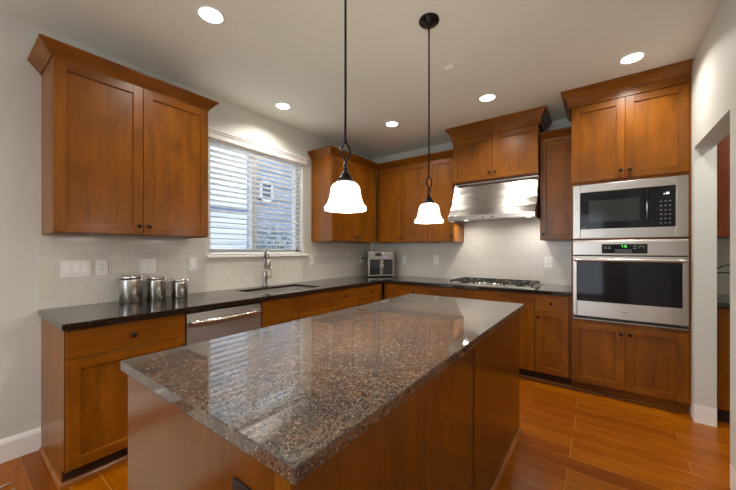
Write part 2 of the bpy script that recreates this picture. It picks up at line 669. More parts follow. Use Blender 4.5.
def upper(name, label, loc, rz, w, d, z0, z1, doors, crown=None, group=None):
    """doors: list of (x0, x1, knob side)"""
    t = thing(name, label, 'cabinet', loc, rz, group)
    yb = -(d - 0.021)
    b = bmesh.new()
    bx(b, 0.0, w, yb, -0.001, z0 + 0.012, z1)
    bx(b, 0.0, 0.018, yb, -0.001, z0, z0 + 0.012)
    bx(b, w - 0.018, w, yb, -0.001, z0, z0 + 0.012)
    bx(b, 0.018, w - 0.018, yb, yb + 0.018, z0, z0 + 0.012)
    obj('body', b, WOOD_V, t, bevel=0.0012)
    for x0, x1, side in doors:
        kx = x1 - 0.03 if side == 'r' else x0 + 0.03
        shaker(t, x0 + G, x1 - G, z0 + 0.007, z1 - 0.006, -d, [(kx, z0 + 0.064)])
    if crown:
        b = bmesh.new()
        sweep(b, crown, CROWN, z1 - 0.004)
        obj('crown', b, WOOD_H, t, bevel=0.001)
    return t


RW = PI / 2       # rotation of the units along the window wall
UZ0, UZ1, UD = 1.396, 2.44, 0.354

upper('upper_cabinet', 'tall two-door wall cabinet with its own crown, left of the window above the canisters', (0, -3.711, 0), RW, 0.915, UD, UZ0, UZ1,
      [(0.0, 0.4575, 'r'), (0.4575, 0.915, 'l')],
      crown=[(0.0, -0.001), (0.0, -(UD - 0.021)), (0.915, -(UD - 0.021)), (0.915, -0.001)])
upper('upper_cabinet', 'two-door wall cabinet right of the window, running into the corner', (0, -1.317, 0), RW, 0.96, UD, UZ0, UZ1,
      [(0.0, 0.4615, 'r'), (0.4615, 0.923, 'l')])
upper('upper_cabinet', 'two-door wall cabinet on the back wall, in the corner above the toaster oven', (0.335, 0, 0), 0, 0.803, UD, UZ0, UZ1,
      [(0.062, 0.396, 'r'), (0.396, 0.803, 'l')])
upper('upper_cabinet', 'single-door wall cabinet just left of the steel range hood, knob at lower right', (1.140, 0, 0), 0, 0.352, UD, UZ0, UZ1,
      [(0.0, 0.352, 'r')])
b = bmesh.new()
cd = UD - 0.021
sweep(b, [(0.001, -1.3175), (cd, -1.3175), (cd, -cd), (1.4925, -cd)], CROWN, UZ1 + 0.001)
tag(obj('crown_molding', b, WOOD_H, bevel=0.001), 'stained wooden crown moulding along the top of the corner wall cabinets', 'molding')
upper('upper_cabinet', 'narrow single-door wall cabinet between the range hood and the tall oven cabinet', (2.4305, 0, 0), 0, 0.296, UD, UZ0, UZ1,
      [(0.0, 0.296, 'l')], crown=[(0.0, -(UD - 0.021)), (0.296, -(UD - 0.021))])


def fascia_crown(t, w, d, zf, left=True, right=True, x1=None):
    x1 = w if x1 is None else x1
    p = []
    if left:
        p.append((0.0, -0.001))
    p += [(0.0, -d), (x1, -d)]
    if right:
        p.append((x1, -0.001))
    b = bmesh.new()
    sweep(b, p, [(0.0, 0.0), (0.024, 0.0), (0.024, 0.062), (0.0, 0.062)], zf)
    obj('fascia_board', b, WOOD_H, t, bevel=0.001)
    h = CEIL - 0.001 - (zf + 0.062)
    b = bmesh.new()
    sweep(b, p, [(0.0, 0.0), (0.028, 0.0), (0.030, 0.008), (0.062, h * 0.62), (0.072, h * 0.72), (0.076, h * 0.78), (0.076, h), (0.0, h)], zf + 0.062)
    obj('crown', b, WOOD_H, t, bevel=0.001)


# cabinet above the range hood, deeper and taller, crown against the ceiling
t = thing('upper_cabinet', 'deep two-door cabinet above the range hood with crown touching the ceiling', 'cabinet', (1.513, 0, 0))
obj('body', box_bm(0.0, 0.914, -0.418, -0.001, 2.088, CEIL - 0.002), WOOD_V, t, bevel=0.0012)
shaker(t, 0.0016, 0.4555, 2.096, 2.592, -0.440, [(0.425, 2.165)])
shaker(t, 0.4585, 0.9124, 2.096, 2.592, -0.440, [(0.489, 2.165)])
fascia_crown(t, 0.914, 0.418, 2.596)

# ------------------------------------------------------------------ tall oven cabinet
OX0, OX1 = 2.728, 3.511
OW = OX1 - OX0
t = thing('oven_cabinet', 'floor-to-ceiling cabinet holding the built-in microwave and wall oven', 'cabinet', (OX0, 0, 0))
b = bmesh.new()
yb = -0.640
bx(b, 0, OW, yb, -0.001, 1.882, CEIL - 0.002)
bx(b, 0, OW, yb, -0.001, 0.09, 0.662)
bx(b, 0.012, OW - 0.012, yb, -0.02, 1.3805, 1.3945)
bx(b, 0, 0.012, yb, -0.001, 0.662, 1.882)
bx(b, OW - 0.020, OW, yb, -0.001, 0.662, 1.882)
bx(b, 0, OW, -0.02, -0.001, 0.662, 1.882)
bx(b, OW - 0.0105, OW, -0.659, yb, 0.09, 2.598)
obj('body', b, WOOD_V, t)
obj('toe_kick', box_bm(0, OW, -0.58, -0.01, 0.0, 0.09), WOOD_H, t)
b = bmesh.new()
sweep(b, [(0, -0.5805), (OW - 0.02, -0.5805)], [(0, 0), (0.016, 0), (0.014, 0.009), (0.008, 0.016), (0, 0.019)])
obj('shoe_mold', b, WOOD_H, t)
mid = (OW - 0.012) / 2
shaker(t, 0.003, mid - 0.0016, 1.906, 2.592, -0.660, [(mid - 0.03, 1.970)])
shaker(t, mid + 0.0016, OW - 0.013, 1.906, 2.592, -0.660, [(mid + 0.03, 1.970)])
shaker(t, 0.003, mid - 0.0016, 0.098, 0.640, -0.660, [(mid - 0.03, 0.580)])
shaker(t, mid + 0.0016, OW - 0.013, 0.098, 0.640, -0.660, [(mid + 0.03, 0.580)])
fascia_crown(t, OW, 0.640, 2.596, right=False, x1=OW - 0.0005)


def rod(parent, name, mat, pts, r, seg=12, bevel=0):
    b = bmesh.new()
    tube(b, pts, r, seg)
    return obj(name, b, mat, parent)


def frame_boxes(b, x0, x1, z0, z1, ix0, ix1, iz0, iz1, y0, y1, mi=0):
    bx(b, x0, ix0, y0, y1, z0, z1, mi)
    bx(b, ix1, x1, y0, y1, z0, z1, mi)
    bx(b, ix0, ix1, y0, y1, z0, iz0, mi)
    bx(b, ix0, ix1, y0, y1, iz1, z1, mi)


# microwave (its local frame: x from the left edge of the trim kit, front at -y)
t = thing('microwave', 'built-in steel-trimmed microwave with black glass front above the wall oven', 'microwave', (2.742, -0.64, 1.396))
MWW, MWH = 0.754, 0.482
obj('body', box_bm(0.02, MWW - 0.035, 0.004, 0.42, 0.02, MWH - 0.02), BLACKP, t)
b = bmesh.new()
frame_boxes(b, 0, MWW, 0, MWH, 0.056, 0.682, 0.084, 0.412, -0.022, -0.001)
obj('trim_kit', b, STEEL, t, bevel=0.003)
d = obj('door', box_bm(0.057, 0.556, -0.019, 0.002, 0.085, 0.411), GLASSBLK, t, bevel=0.002)
obj('door_window', box_bm(0.118, 0.465, -0.0205, -0.0185, 0.145, 0.335), GLASSWIN, d)
b = bmesh.new()
prism(b, [(0.512 + 0.017 * math.cos(a), -0.021 + 0.016 * math.sin(a)) for a in [2 * PI * k / 16 for k in range(16)]], 0.15, 0.40, axis='z')
obj('handle', b, GLASSBLK, d, smooth=False)
p = obj('control_panel', box_bm(0.5575, 0.681, -0.019, 0.002, 0.085, 0.411), GLASSBLK, t, bevel=0.002)
b = bmesh.new()
for k, x in enumerate((0.612, 0.626, 0.636)):
    bx(b, x, x + 0.008, -0.0205, -0.0185, 0.345, 0.361 if k != 0 else 0.353)
obj('display', b, WHITELED, p)
for r in range(6):
    for c in range(3):
        obj('button', box_bm(0.590 + c * 0.026, 0.603 + c * 0.026, -0.0202, -0.0188, 0.112 + r * 0.035, 0.118 + r * 0.035), GREYPRINT, p)
obj('brand_mark', box_bm(0.066, 0.098, -0.0202, -0.0188, 0.097, 0.102), GREYPRINT, d)

# wall oven
t = thing('wall_oven', 'stainless steel single wall oven with dark glass door below the microwave', 'oven', (2.742, -0.64, 0.672))
W, H = 0.754, 0.708
obj('body', box_bm(0.012, W - 0.012, 0.004, 0.50, 0.005, H - 0.005), RUBBER, t)
b = bmesh.new()
prism(b, [(-0.001, 0.572), (-0.024, 0.572), (-0.030, 0.580), (-0.030, 0.690), (-0.022, H), (-0.001, H)], 0, W)
cp = obj('control_panel', b, STEEL, t, bevel=0.002)
ds = obj('display', box_bm(0.212, 0.514, -0.0325, -0.029, 0.592, 0.672), GLASSBLK, cp, bevel=0.001)
SEG7 = {'7': 'abc', '1': 'bc', '5': 'afgcd', '3': 'abgcd', '0': 'abcdef'}


def seg_digit(b, ch, x, z, w, h, y0, y1, s=0.0022):
    e = {'a': (x, x + w, z + h - s, z + h), 'd': (x, x + w, z, z + s), 'g': (x, x + w, z + h / 2 - s / 2, z + h / 2 + s / 2),
         'f': (x, x + s, z + h / 2, z + h), 'e': (x, x + s, z, z + h / 2), 'b': (x + w - s, x + w, z + h / 2, z + h), 'c': (x + w - s, x + w, z, z + h / 2)}
    for q in SEG7[ch]:
        x0, x1, z0, z1 = e[q]
        bx(b, x0, x1, y0, y1, z0, z1)


b = bmesh.new()
for k, ch in enumerate('715'):
    seg_digit(b, ch, 0.346 + k * 0.013, 0.644, 0.009, 0.018, -0.0335, -0.0322)
obj('clock_digits', b, GREEN, ds)
for r in (0.602, 0.618):
    for k in range(8):
        obj('button', box_bm(0.305 + k * 0.014, 0.314 + k * 0.014, -0.0333, -0.0322, r, r + 0.007), GREYPRINT, ds)
for (x, z) in ((0.230, 0.645), (0.256, 0.645), (0.230, 0.632), (0.256, 0.632), (0.425, 0.650), (0.425, 0.632)):
    obj('button', box_bm(x, x + 0.018, -0.0333, -0.0322, z, z + 0.006), GREYPRINT, ds)
b = bmesh.new()
tube(b, [(0.475 + 0.018 * math.cos(PI * k / 11), -0.0327, 0.635 + 0.02 * math.sin(PI * k / 11)) for k in range(12)], 0.002, 6)
obj('dial_arc', b, GREYPRINT, ds)
dr = None
b = bmesh.new()
frame_boxes(b, 0, W, 0.030, 0.566, 0.030, 0.720, 0.165, 0.532, -0.030, -0.001)
dr = obj('door', b, STEEL, t, bevel=0.003)
gp = obj('door_glass', box_bm(0.030, 0.720, -0.0285, -0.004, 0.165, 0.532), GLASSBLK, dr)
b = bmesh.new()
zh = 0.535
tube(b, [(0.018, -0.030, zh), (0.019, -0.062, zh), (0.030, -0.072, zh), (0.08, -0.073, zh), (W / 2, -0.074, zh), (W - 0.08, -0.073, zh), (W - 0.035, -0.072, zh), (W - 0.024, -0.062, zh), (W - 0.023, -0.030, zh)], 0.0145, 14)
obj('handle', b, STEEL, dr)
b = bmesh.new()
lathe(b, [(0.0135, 0), (0.0135, -0.003), (0.012, -0.004), (0.0105, -0.0035), (0.0105, -0.002)], 24, (0.370, -0.030, 0.096), 'y')
for a0 in (0.4, 3.5):
    tube(b, [(0.370 + 0.006 * math.cos(a0 + k * 0.5) * (1 - 0.06 * k), -0.0335, 0.096 + 0.006 * math.sin(a0 + k * 0.5) * (1 - 0.06 * k)) for k in range(7)], 0.0009, 6)
obj('badge', b, CHROME, dr)
obj('vent_slot', box_bm(0.004, W - 0.004, -0.018, -0.001, 0.006, 0.028), RUBBER, t)
obj('bottom_trim', box_bm(0.0, W, -0.026, -0.001, 0.0, 0.0055), STEEL, t)

# ------------------------------------------------------------------ base cabinets
BD, BZ0, BZ1 = 0.660, 0.100, 0.869
DZ0, DZ1 = 0.707, 0.858     # top drawer row


def base(name, label, loc, rz, w, drawers=(), doors=(), false=(), end_panel=False, filler=0.0, body_x=None, open_top=False):
    t = thing(name, label, 'cabinet', loc, rz)
    x0, x1 = body_x or (0.0, w)
    b = bmesh.new()
    yb = -(BD - 0.021)
    if open_top:   # room for the sink bowls
        b.free()
        for q in ((x0, x0 + 0.018, yb, -0.001, BZ0), (x1 - 0.018, x1, yb, -0.001, BZ0)):
            obj('side_panel', box_bm(*q, BZ1 - 0.001), WOOD_V, t)
        obj('front_frame', box_bm(x0 + 0.018, x1 - 0.018, yb, yb + 0.02, BZ0, BZ1 - 0.001), WOOD_V, t)
        obj('back_panel', box_bm(x0 + 0.018, x1 - 0.018, -0.014, -0.001, BZ0, BZ1 - 0.001), WOOD_V, t)
        obj('bottom_panel', box_bm(x0 + 0.018, x1 - 0.018, yb + 0.02, -0.014, BZ0, BZ0 + 0.02), WOOD_H, t)
    else:
        bx(b, x0, x1, yb, -0.001, BZ0, BZ1 - 0.001)
        obj('body', b, WOOD_V, t, bevel=0.001)
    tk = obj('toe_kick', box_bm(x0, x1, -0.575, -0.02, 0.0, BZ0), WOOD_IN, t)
    b = bmesh.new()
    pth = [(x0, -0.5755), (x1, -0.5755)]
    if end_panel:
        pth = [(x0, -0.023), (x0, -0.5755), (x1, -0.5755)]
        obj('end_panel', prism(bmesh.new(), [(-0.002, 0.0), (-0.575, 0.0), (-0.575, BZ0), (-0.6385, BZ0), (-0.6385, BZ1 - 0.002), (-0.002, BZ1 - 0.002)], -0.004, 0.0), WOOD_V, t)
    sweep(b, pth, [(0, 0), (0.018, 0), (0.016, 0.010), (0.010, 0.018), (0, 0.021)])
    obj('shoe_mold', b, TRIM_W, t)
    for (a, c, *kn) in drawers:
        slab(t, a + G, c - G, DZ0, DZ1, -BD, [((a + c) / 2 if not kn else kn[0], (DZ0 + DZ1) / 2)])
    for (a, c) in false:
        slab(t, a + G, c - G, DZ0, DZ1, -BD, [], 'false_front')
    for (a, c, side) in doors:
        kx = c - 0.03 if side == 'r' else a + 0.03
        shaker(t, a + G, c - G, BZ0 + 0.010, DZ0 - 0.004, -BD, [(kx, DZ0 - 0.06)])
    return t


base('base_cabinet', 'base cabinet at the left end, one drawer over one door, under the canisters', (0, -3.708, 0), RW, 0.600,
     [(0.0, 0.600)], [(0.0, 0.600, 'r')], end_panel=True)
base('base_cabinet', 'wide sink base cabinet under the sink, right of the dishwasher', (0, -2.498, 0), RW, 0.830,
     doors=[(0.0, 0.415, 'r'), (0.415, 0.830, 'l')], false=[(0.0, 0.830)], open_top=True)
base('base_cabinet', 'drawer base cabinet next to the sink cabinet on the window wall', (0, -1.667, 0), RW, 0.476,
     [(0.0, 0.476)], [(0.0, 0.476, 'r')])
base('base_cabinet', 'last base cabinet on the window wall, with one drawer, against the inner corner', (0, -1.190, 0), RW, 0.488,
     [(0.0, 0.488)], [(0.0, 0.488, 'l')])
base('base_cabinet', 'back wall base cabinet left of the cooktop, one wide drawer starting at the corner', (0.655, 0, 0), 0, 0.848,
     [(0.045, 0.848)], [(0.045, 0.447, 'r'), (0.447, 0.848, 'l')])
base('base_cabinet', 'cooktop base cabinet with a plain front panel under the gas cooktop', (1.504, 0, 0), 0, 0.924,
     doors=[(0.0, 0.462, 'r'), (0.462, 0.924, 'l')], false=[(0.0, 0.924)])
base('base_cabinet', 'narrow base cabinet right of the cooktop, beside the tall oven cabinet', (2.429, 0, 0), 0, 0.297,
     [(0.0, 0.280)], [(0.0, 0.280, 'l')])

# dishwasher
t = thing('dishwasher', 'stainless steel dishwasher with a bar handle, left of the sink cabinet', 'dishwasher', (0, -3.106, 0), RW)
obj('body', box_bm(0.008, 0.598, -0.60, -0.03, 0.10, 0.862), BLACKP, t)
b = bmesh.new()
prism(b, [(-0.602, 0.11), (-0.650, 0.11), (-0.655, 0.12), (-0.655, 0.845), (-0.648, 0.853), (-0.602, 0.853)], 0.008, 0.598)
dd = obj('door', b, STEELD, t, bevel=0.002)
b = bmesh.new()
zh = 0.792
tube(b, [(0.035, -0.655, zh), (0.037, -0.690, zh), (0.050, -0.703, zh), (0.12, -0.709, zh), (0.303, -0.714, zh), (0.486, -0.709, zh), (0.556, -0.703, zh), (0.569, -0.690, zh), (0.571, -0.655, zh)], 0.0135, 14)
obj('handle', b, CHROME, dd)
obj('toe_kick', box_bm(0.008, 0.598, -0.575, -0.03, 0.0, 0.10), BLACKP, t)

# ------------------------------------------------------------------ worktop with sink cut-out
SX0, SX1, SY0, SY1 = 0.135, 0.545, -2.42, -1.69
CF = 0.682
xs = [0.0003, SX0, SX1, CF, 2.726]
ys = [-3.728, SY0, SY1, -CF, -0.0003]
b = bmesh.new()
grid = {}


def gv(i, j, z):
    k = (i, j, z)
    if k not in grid:
        grid[k] = b.verts.new((xs[i], ys[j], z))
    return grid[k]


cells = set()
for i in range(4):
    for j in range(4):
        if i == 3 and j != 3:
            continue
        if i == 1 and j == 1:
            continue
        cells.add((i, j))
zt, zb = CT, BZ1 + 0.001
for (i, j) in cells:
    b.faces.new((gv(i, j, zt), gv(i + 1, j, zt), gv(i + 1, j + 1, zt), gv(i, j + 1, zt)))
    b.faces.new((gv(i, j, zb), gv(i, j + 1, zb), gv(i + 1, j + 1, zb), gv(i + 1, j, zb)))
    for (di, dj, a, c) in ((-1, 0, (0, 0), (0, 1)), (1, 0, (1, 0), (1, 1)), (0, -1, (0, 0), (1, 0)), (0, 1, (0, 1), (1, 1))):
        if (i + di, j + dj) not in cells:
            p0, p1 = (i + a[0], j + a[1]), (i + c[0], j + c[1])
            b.faces.new((gv(*p0, zt), gv(*p1, zt), gv(*p1, zb), gv(*p0, zb)))
tag(obj('worktop', b, GRAN_P, bevel=0.003), 'dark polished granite worktop running along both walls', 'countertop')

# sink
t = thing('kitchen_sink', 'undermounted stainless double-bowl sink in the dark worktop below the window', 'sink', (0, -2.04, zb))


def bowl(x0, x1, y0, y1, depth):
    b = bmesh.new()
    tk = 0.004
    top = 0.010
    bx(b, x0, x0 + tk, y0, y1, -depth, top)
    bx(b, x1 - tk, x1, y0, y1, -depth, top)
    bx(b, x0 + tk, x1 - tk, y0, y0 + tk, -depth, top)
    bx(b, x0 + tk, x1 - tk, y1 - tk, y1, -depth, top)
    bx(b, x0, x1, y0, y1, -depth - tk, -depth)
    return b


o = obj('bowl', bowl(SX0 + 0.001, SX1 - 0.001, -0.379, 0.005, 0.19), BOWL, t)
lathe_b = lathe(bmesh.new(), [(0.045, 0.0), (0.045, 0.003), (0.036, 0.004), (0.030, 0.001), (0.012, 0.001)], 24, (0.34, -0.19, -0.19))
obj('drain', lathe_b, STEEL, o)
o = obj('bowl', bowl(SX0 + 0.001, SX1 - 0.001, 0.010, 0.349, 0.16), BOWL, t)
lathe_b = lathe(bmesh.new(), [(0.045, 0.0), (0.045, 0.003), (0.036, 0.004), (0.030, 0.001), (0.012, 0.001)], 24, (0.34, 0.19, -0.16))
obj('drain', lathe_b, STEEL, o)

# faucet: gooseneck swung towards the room, lever on its right
t = thing('kitchen_faucet', 'tall brushed steel pull-down faucet behind the sink', 'faucet', (0.075, -2.055, CT))
lathe_b = lathe(bmesh.new(), [(0.030, 0.0), (0.030, 0.006), (0.024, 0.012), (0.021, 0.045), (0.024, 0.09), (0.0235, 0.135), (0.019, 0.155), (0.016, 0.17)], 24)
obj('base', lathe_b, STEELF, t)
dx, dy = 0.92, -0.392
pts, rr = [(0, 0, 0.165), (0, 0, 0.25)], 0.085
for k in range(0, 13):
    a = PI - k * PI / 12
    o_ = rr + rr * math.cos(a)
    pts.append((dx * o_, dy * o_, 0.30 + rr * math.sin(a)))
obj('spout', tube(bmesh.new(), pts, 0.0135, 14), STEELF, t)
e = pts[-1]
obj('spray_head', tube(bmesh.new(), [(e[0], e[1], e[2] + 0.002), (e[0], e[1], e[2] - 0.03), (e[0], e[1], e[2] - 0.10), (e[0], e[1], e[2] - 0.108)], 0.017, 14, taper=[0.015, 0.018, 0.021, 0.017]), STEELF, t)
lb = bmesh.new()
tube(lb, [(0.015, 0.018, 0.095), (0.03, 0.045, 0.098)], 0.014, 12)
tube(lb, [(0.03, 0.045, 0.095), (0.034, 0.056, 0.115), (0.030, 0.055, 0.20)], 0.007, 10, taper=[0.009, 0.008, 0.005])
obj('lever', lb, STEELF, t)

# ------------------------------------------------------------------ island
IX0, IX1, IY0, IY1 = 1.580, 2.503, -3.728, -1.595
t = thing('island_cabinet', 'wooden kitchen island base with plain panelled sides under the brown granite slab', 'kitchen island', (2.03, -2.66, 0))
ox, oy = 2.03, -2.66
BX0, BX1, BY0, BY1 = 1.60 - ox, 2.476 - ox, -3.712 - oy, -1.630 - oy
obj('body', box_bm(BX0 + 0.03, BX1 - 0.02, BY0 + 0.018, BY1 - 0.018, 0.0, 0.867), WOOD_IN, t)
ISL_V = wood('island_panel_maple', 'v', (0.125, 0.036, 0.002), (0.165, 0.050, 0.003), 0.22, 0.25, 0.96)
obj('end_panel', box_bm(BX0, BX1 - 0.048, BY0, BY0 + 0.0175, 0.0, 0.867), ISL_V, t, bevel=0.0012)
obj('end_panel', box_bm(BX0, BX1 - 0.02, BY1 - 0.0175, BY1, 0.0, 0.867), ISL_V, t, bevel=0.0012)
seam = -2.645 - oy
obj('corner_post', box_bm(BX1 - 0.0475, BX1, BY0 - 0.003, BY0 + 0.0175, 0.0, 0.867), WOOD_V, t, bevel=0.0012)
obj('side_panel', box_bm(BX1 - 0.0195, BX1, BY0 + 0.018, seam - 0.010, 0.0, 0.867), ISL_V, t, bevel=0.0012)
obj('side_panel', box_bm(BX1 - 0.0195, BX1, seam + 0.010, BY1, 0.0, 0.867), ISL_V, t, bevel=0.0012)
b = bmesh.new()
sweep(b, [(BX1 + 0.0005, BY0 + 0.02), (BX1 + 0.0005, BY1)], [(0, 0), (0.018, 0), (0.016, 0.010), (0.010, 0.018), (0, 0.021)])
obj('shoe_mold', b, SHOE_D, t)
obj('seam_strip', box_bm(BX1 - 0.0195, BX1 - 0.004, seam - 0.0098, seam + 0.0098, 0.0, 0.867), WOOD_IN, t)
# doors on the side that faces the sink
for k in range(3):
    y0 = BY0 + 0.03 + k * 0.68
    b = bmesh.new()
    xf, xb = BX0 + 0.008, BX0 + 0.0295
    bx(b, xf, xb, y0, y0 + 0.06, 0.11, 0.70, 0)
    bx(b, xf, xb, y0 + 0.616, y0 + 0.676, 0.11, 0.70, 0)
    bx(b, xf, xb, y0 + 0.06, y0 + 0.616, 0.11, 0.17, 1)
    bx(b, xf, xb, y0 + 0.06, y0 + 0.616, 0.64, 0.70, 1)
    bx(b, xf + 0.009, xb - 0.002, y0 + 0.056, y0 + 0.62, 0.166, 0.644, 0)
    obj('door', b, [WOOD_V, SHOE_D], t, bevel=0.0014)
    obj('drawer', box_bm(xf, xb, y0, y0 + 0.676, 0.707, 0.858), WOOD_V, t, bevel=0.0016)
tag(obj('island_worktop', box_bm(IX0, IX1, IY0, IY1, 0.8685, CT), GRAN_I, bevel=0.003), 'polished speckled brown granite slab on top of the island', 'countertop')

# ------------------------------------------------------------------ range hood
t = thing('range_hood', 'sloped stainless steel range hood above the gas cooktop', 'range hood', (1.515, -0.009, 1.625))
HW_, = (0.906,)
b = bmesh.new()
prof = [(-0.010, 0.032), (-0.578, 0.032), (-0.578, 0.0), (-0.590, 0.0), (-0.592, 0.008), (-0.592, 0.055), (-0.585, 0.062), (-0.52, 0.135), (-0.46, 0.225), (-0.41, 0.33), (-0.372, 0.44), (-0.372, 0.458), (-0.010, 0.458)]
prism(b, prof, 0.0, HW_)
bx(b, 0.0, 0.012, -0.578, -0.010, 0.0, 0.032)
bx(b, HW_ - 0.012, HW_, -0.578, -0.010, 0.0, 0.032)
obj('canopy', b, STEELH, t, bevel=0.002)
b = bmesh.new()
for k in range(3):
    bx(b, 0.205 + k * 0.170, 0.365 + k * 0.170, -0.56, -0.04, 0.027, 0.0315)
obj('grease_filter', b, STEELV, t)
for x in (0.40, 0.50):
    lathe_b = lathe(bmesh.new(), [(0.009, 0), (0.009, -0.008), (0.007, -0.010)], 16, (x, -0.592, 0.026), 'y')
    obj('knob', lathe_b, BLACKP, t)
for x in (0.11, 0.80):
    lathe_b = lathe(bmesh.new(), [(0.032, 0.0), (0.032, -0.004), (0.024, -0.005)], 20, (x, -0.30, 0.0315))
    l = obj('lamp_lens', lathe_b, LENS, t)
    area_lamp('hood_lamp', (x, -0.30, 0.018), (0, 0, 0), 0.05, HOOD_W, WARM, parent=t, spread=2.9)

# ------------------------------------------------------------------ gas cooktop
t = thing('gas_cooktop', 'five-burner stainless gas cooktop with black grates, set in the worktop under the hood', 'cooktop', (1.515, -0.605, CT + 0.0005))
b = bmesh.new()
bx(b, 0, 0.905, 0.0, 0.515, 0.0, 0.008)
obj('tray', b, STEEL, t, bevel=0.003)
for (x, y, r) in ((0.16, 0.13, 0.036), (0.16, 0.38, 0.044), (0.452, 0.30, 0.058), (0.745, 0.13, 0.036), (0.745, 0.38, 0.044)):
    lathe_b = lathe(bmesh.new(), [(r * 1.35, 0.0), (r * 1.35, 0.004), (r * 1.05, 0.006), (r * 1.05, 0.014), (r, 0.018), (r * 0.9, 0.021), (0.005, 0.021)], 24, (x, y, 0.008))
    obj('burner', lathe_b, IRON, t)
for (x0, x1) in ((0.025, 0.300), (0.310, 0.595), (0.605, 0.880)):
    b = bmesh.new()
    y0, y1 = (0.025, 0.490) if x0 != 0.310 else (0.115, 0.490)
    zt_ = 0.043
    q = 0.006
    for (a0, a1, c0, c1) in ((x0, x1, y0, y0 + 2 * q), (x0, x1, y1 - 2 * q, y1), (x0, x0 + 2 * q, y0, y1), (x1 - 2 * q, x1, y0, y1), (x0, x1, (y0 + y1) / 2 - q, (y0 + y1) / 2 + q)):
        bx(b, a0, a1, c0, c1, zt_ - 0.013, zt_)
    xm = (x0 + x1) / 2
    for (cx_, cy_) in ((xm, y0 + (y1 - y0) * 0.25), (xm, y0 + (y1 - y0) * 0.75)):
        for k in range(4):
            a = PI / 4 + k * PI / 2
            dx_, dy_ = math.cos(a), math.sin(a)
            tube(b, [(cx_ + dx_ * 0.035, cy_ + dy_ * 0.035, zt_ - 0.004), (cx_ + dx_ * 0.10, cy_ + dy_ * 0.10, zt_ - 0.004)], 0.006, 6)
    for (cx_, cy_) in ((x0 + q, y0 + q), (x1 - q, y0 + q), (x0 + q, y1 - q), (x1 - q, y1 - q)):
        bx(b, cx_ - q, cx_ + q, cy_ - q, cy_ + q, 0.008, zt_ - 0.013)
    obj('grate', b, IRON, t)
for k in range(5):
    lathe_b = lathe(bmesh.new(), [(0.019, 0), (0.019, 0.010), (0.016, 0.024), (0.004, 0.025)], 18, (0.352 + k * 0.050, 0.055 + (0.02 if k in (1, 3) else 0.0), 0.008))
    obj('knob', lathe_b, CHROME, t)

# ------------------------------------------------------------------ french-door countertop oven in the corner
t = thing('toaster_oven', 'small stainless french-door countertop oven standing in the corner of the worktop', 'oven', (0.297, -0.236, CT + 0.0005), 0.80)
w, dp, hgt = 0.385, 0.27, 0.365
hx = w / 2
yf = -0.17
b = bmesh.new()
bx(b, -hx, hx, yf + 0.004, yf + dp, 0.009, hgt)
obj('body', b, STEELG, t, bevel=0.010, seg=3)
for sx in (-1, 1):
    for yy in (yf + 0.03, yf + dp - 0.03):
        lathe_b = lathe(bmesh.new(), [(0.014, 0), (0.016, 0.009)], 14, (sx * (hx - 0.03), yy, 0))
        obj('foot', lathe_b, BLACKP, t)
p = obj('control_panel', box_bm(-hx + 0.004, hx - 0.004, yf - 0.006, yf + 0.004, 0.272, hgt - 0.008), STEELG, t, bevel=0.002)
obj('display', box_bm(-0.090, 0.000, yf - 0.0085, yf - 0.0055, 0.300, 0.348), BLACKP, p)
obj('button_row', box_bm(0.024, 0.096, yf - 0.0075, yf - 0.0055, 0.286, 0.292), BLUELED, p)
for x in (0.035, 0.075):
    lathe_b = lathe(bmesh.new(), [(0.008, 0), (0.008, -0.004), (0.006, -0.005)], 12, (x, yf - 0.006, 0.326), 'y')
    obj('button', lathe_b, CHROME, p)
lathe_b = lathe(bmesh.new(), [(0.019, 0), (0.019, -0.012), (0.015, -0.016), (0.004, -0.016)], 20, (0.138, yf - 0.006, 0.322), 'y')
obj('dial', lathe_b, CHROME, p)
for sx in (-1, 1):
    b = bmesh.new()
    xa, xb_ = (-hx + 0.008, -0.002) if sx < 0 else (0.002, hx - 0.008)
    frame_boxes(b, xa, xb_, 0.016, 0.266, xa + 0.016, xb_ - 0.020 if sx < 0 else xb_ - 0.016, 0.034, 0.252, yf - 0.006, yf + 0.003)
    if sx > 0:
        pass
    dd = obj('door', b, STEELG, t, bevel=0.002)
    obj('door_glass', box_bm(xa + 0.0155, xb_ - 0.0155, yf - 0.002, yf + 0.0035, 0.0335, 0.2525), GLASSDK, dd)
    hx_ = -0.017 if sx < 0 else 0.017
    b = bmesh.new()
    tube(b, [(hx_, yf - 0.006, 0.052), (hx_, yf - 0.030, 0.056), (hx_, yf - 0.032, 0.15), (hx_, yf - 0.030, 0.246), (hx_, yf - 0.006, 0.250)], 0.007, 10)
    obj('handle', b, CHROME, dd)

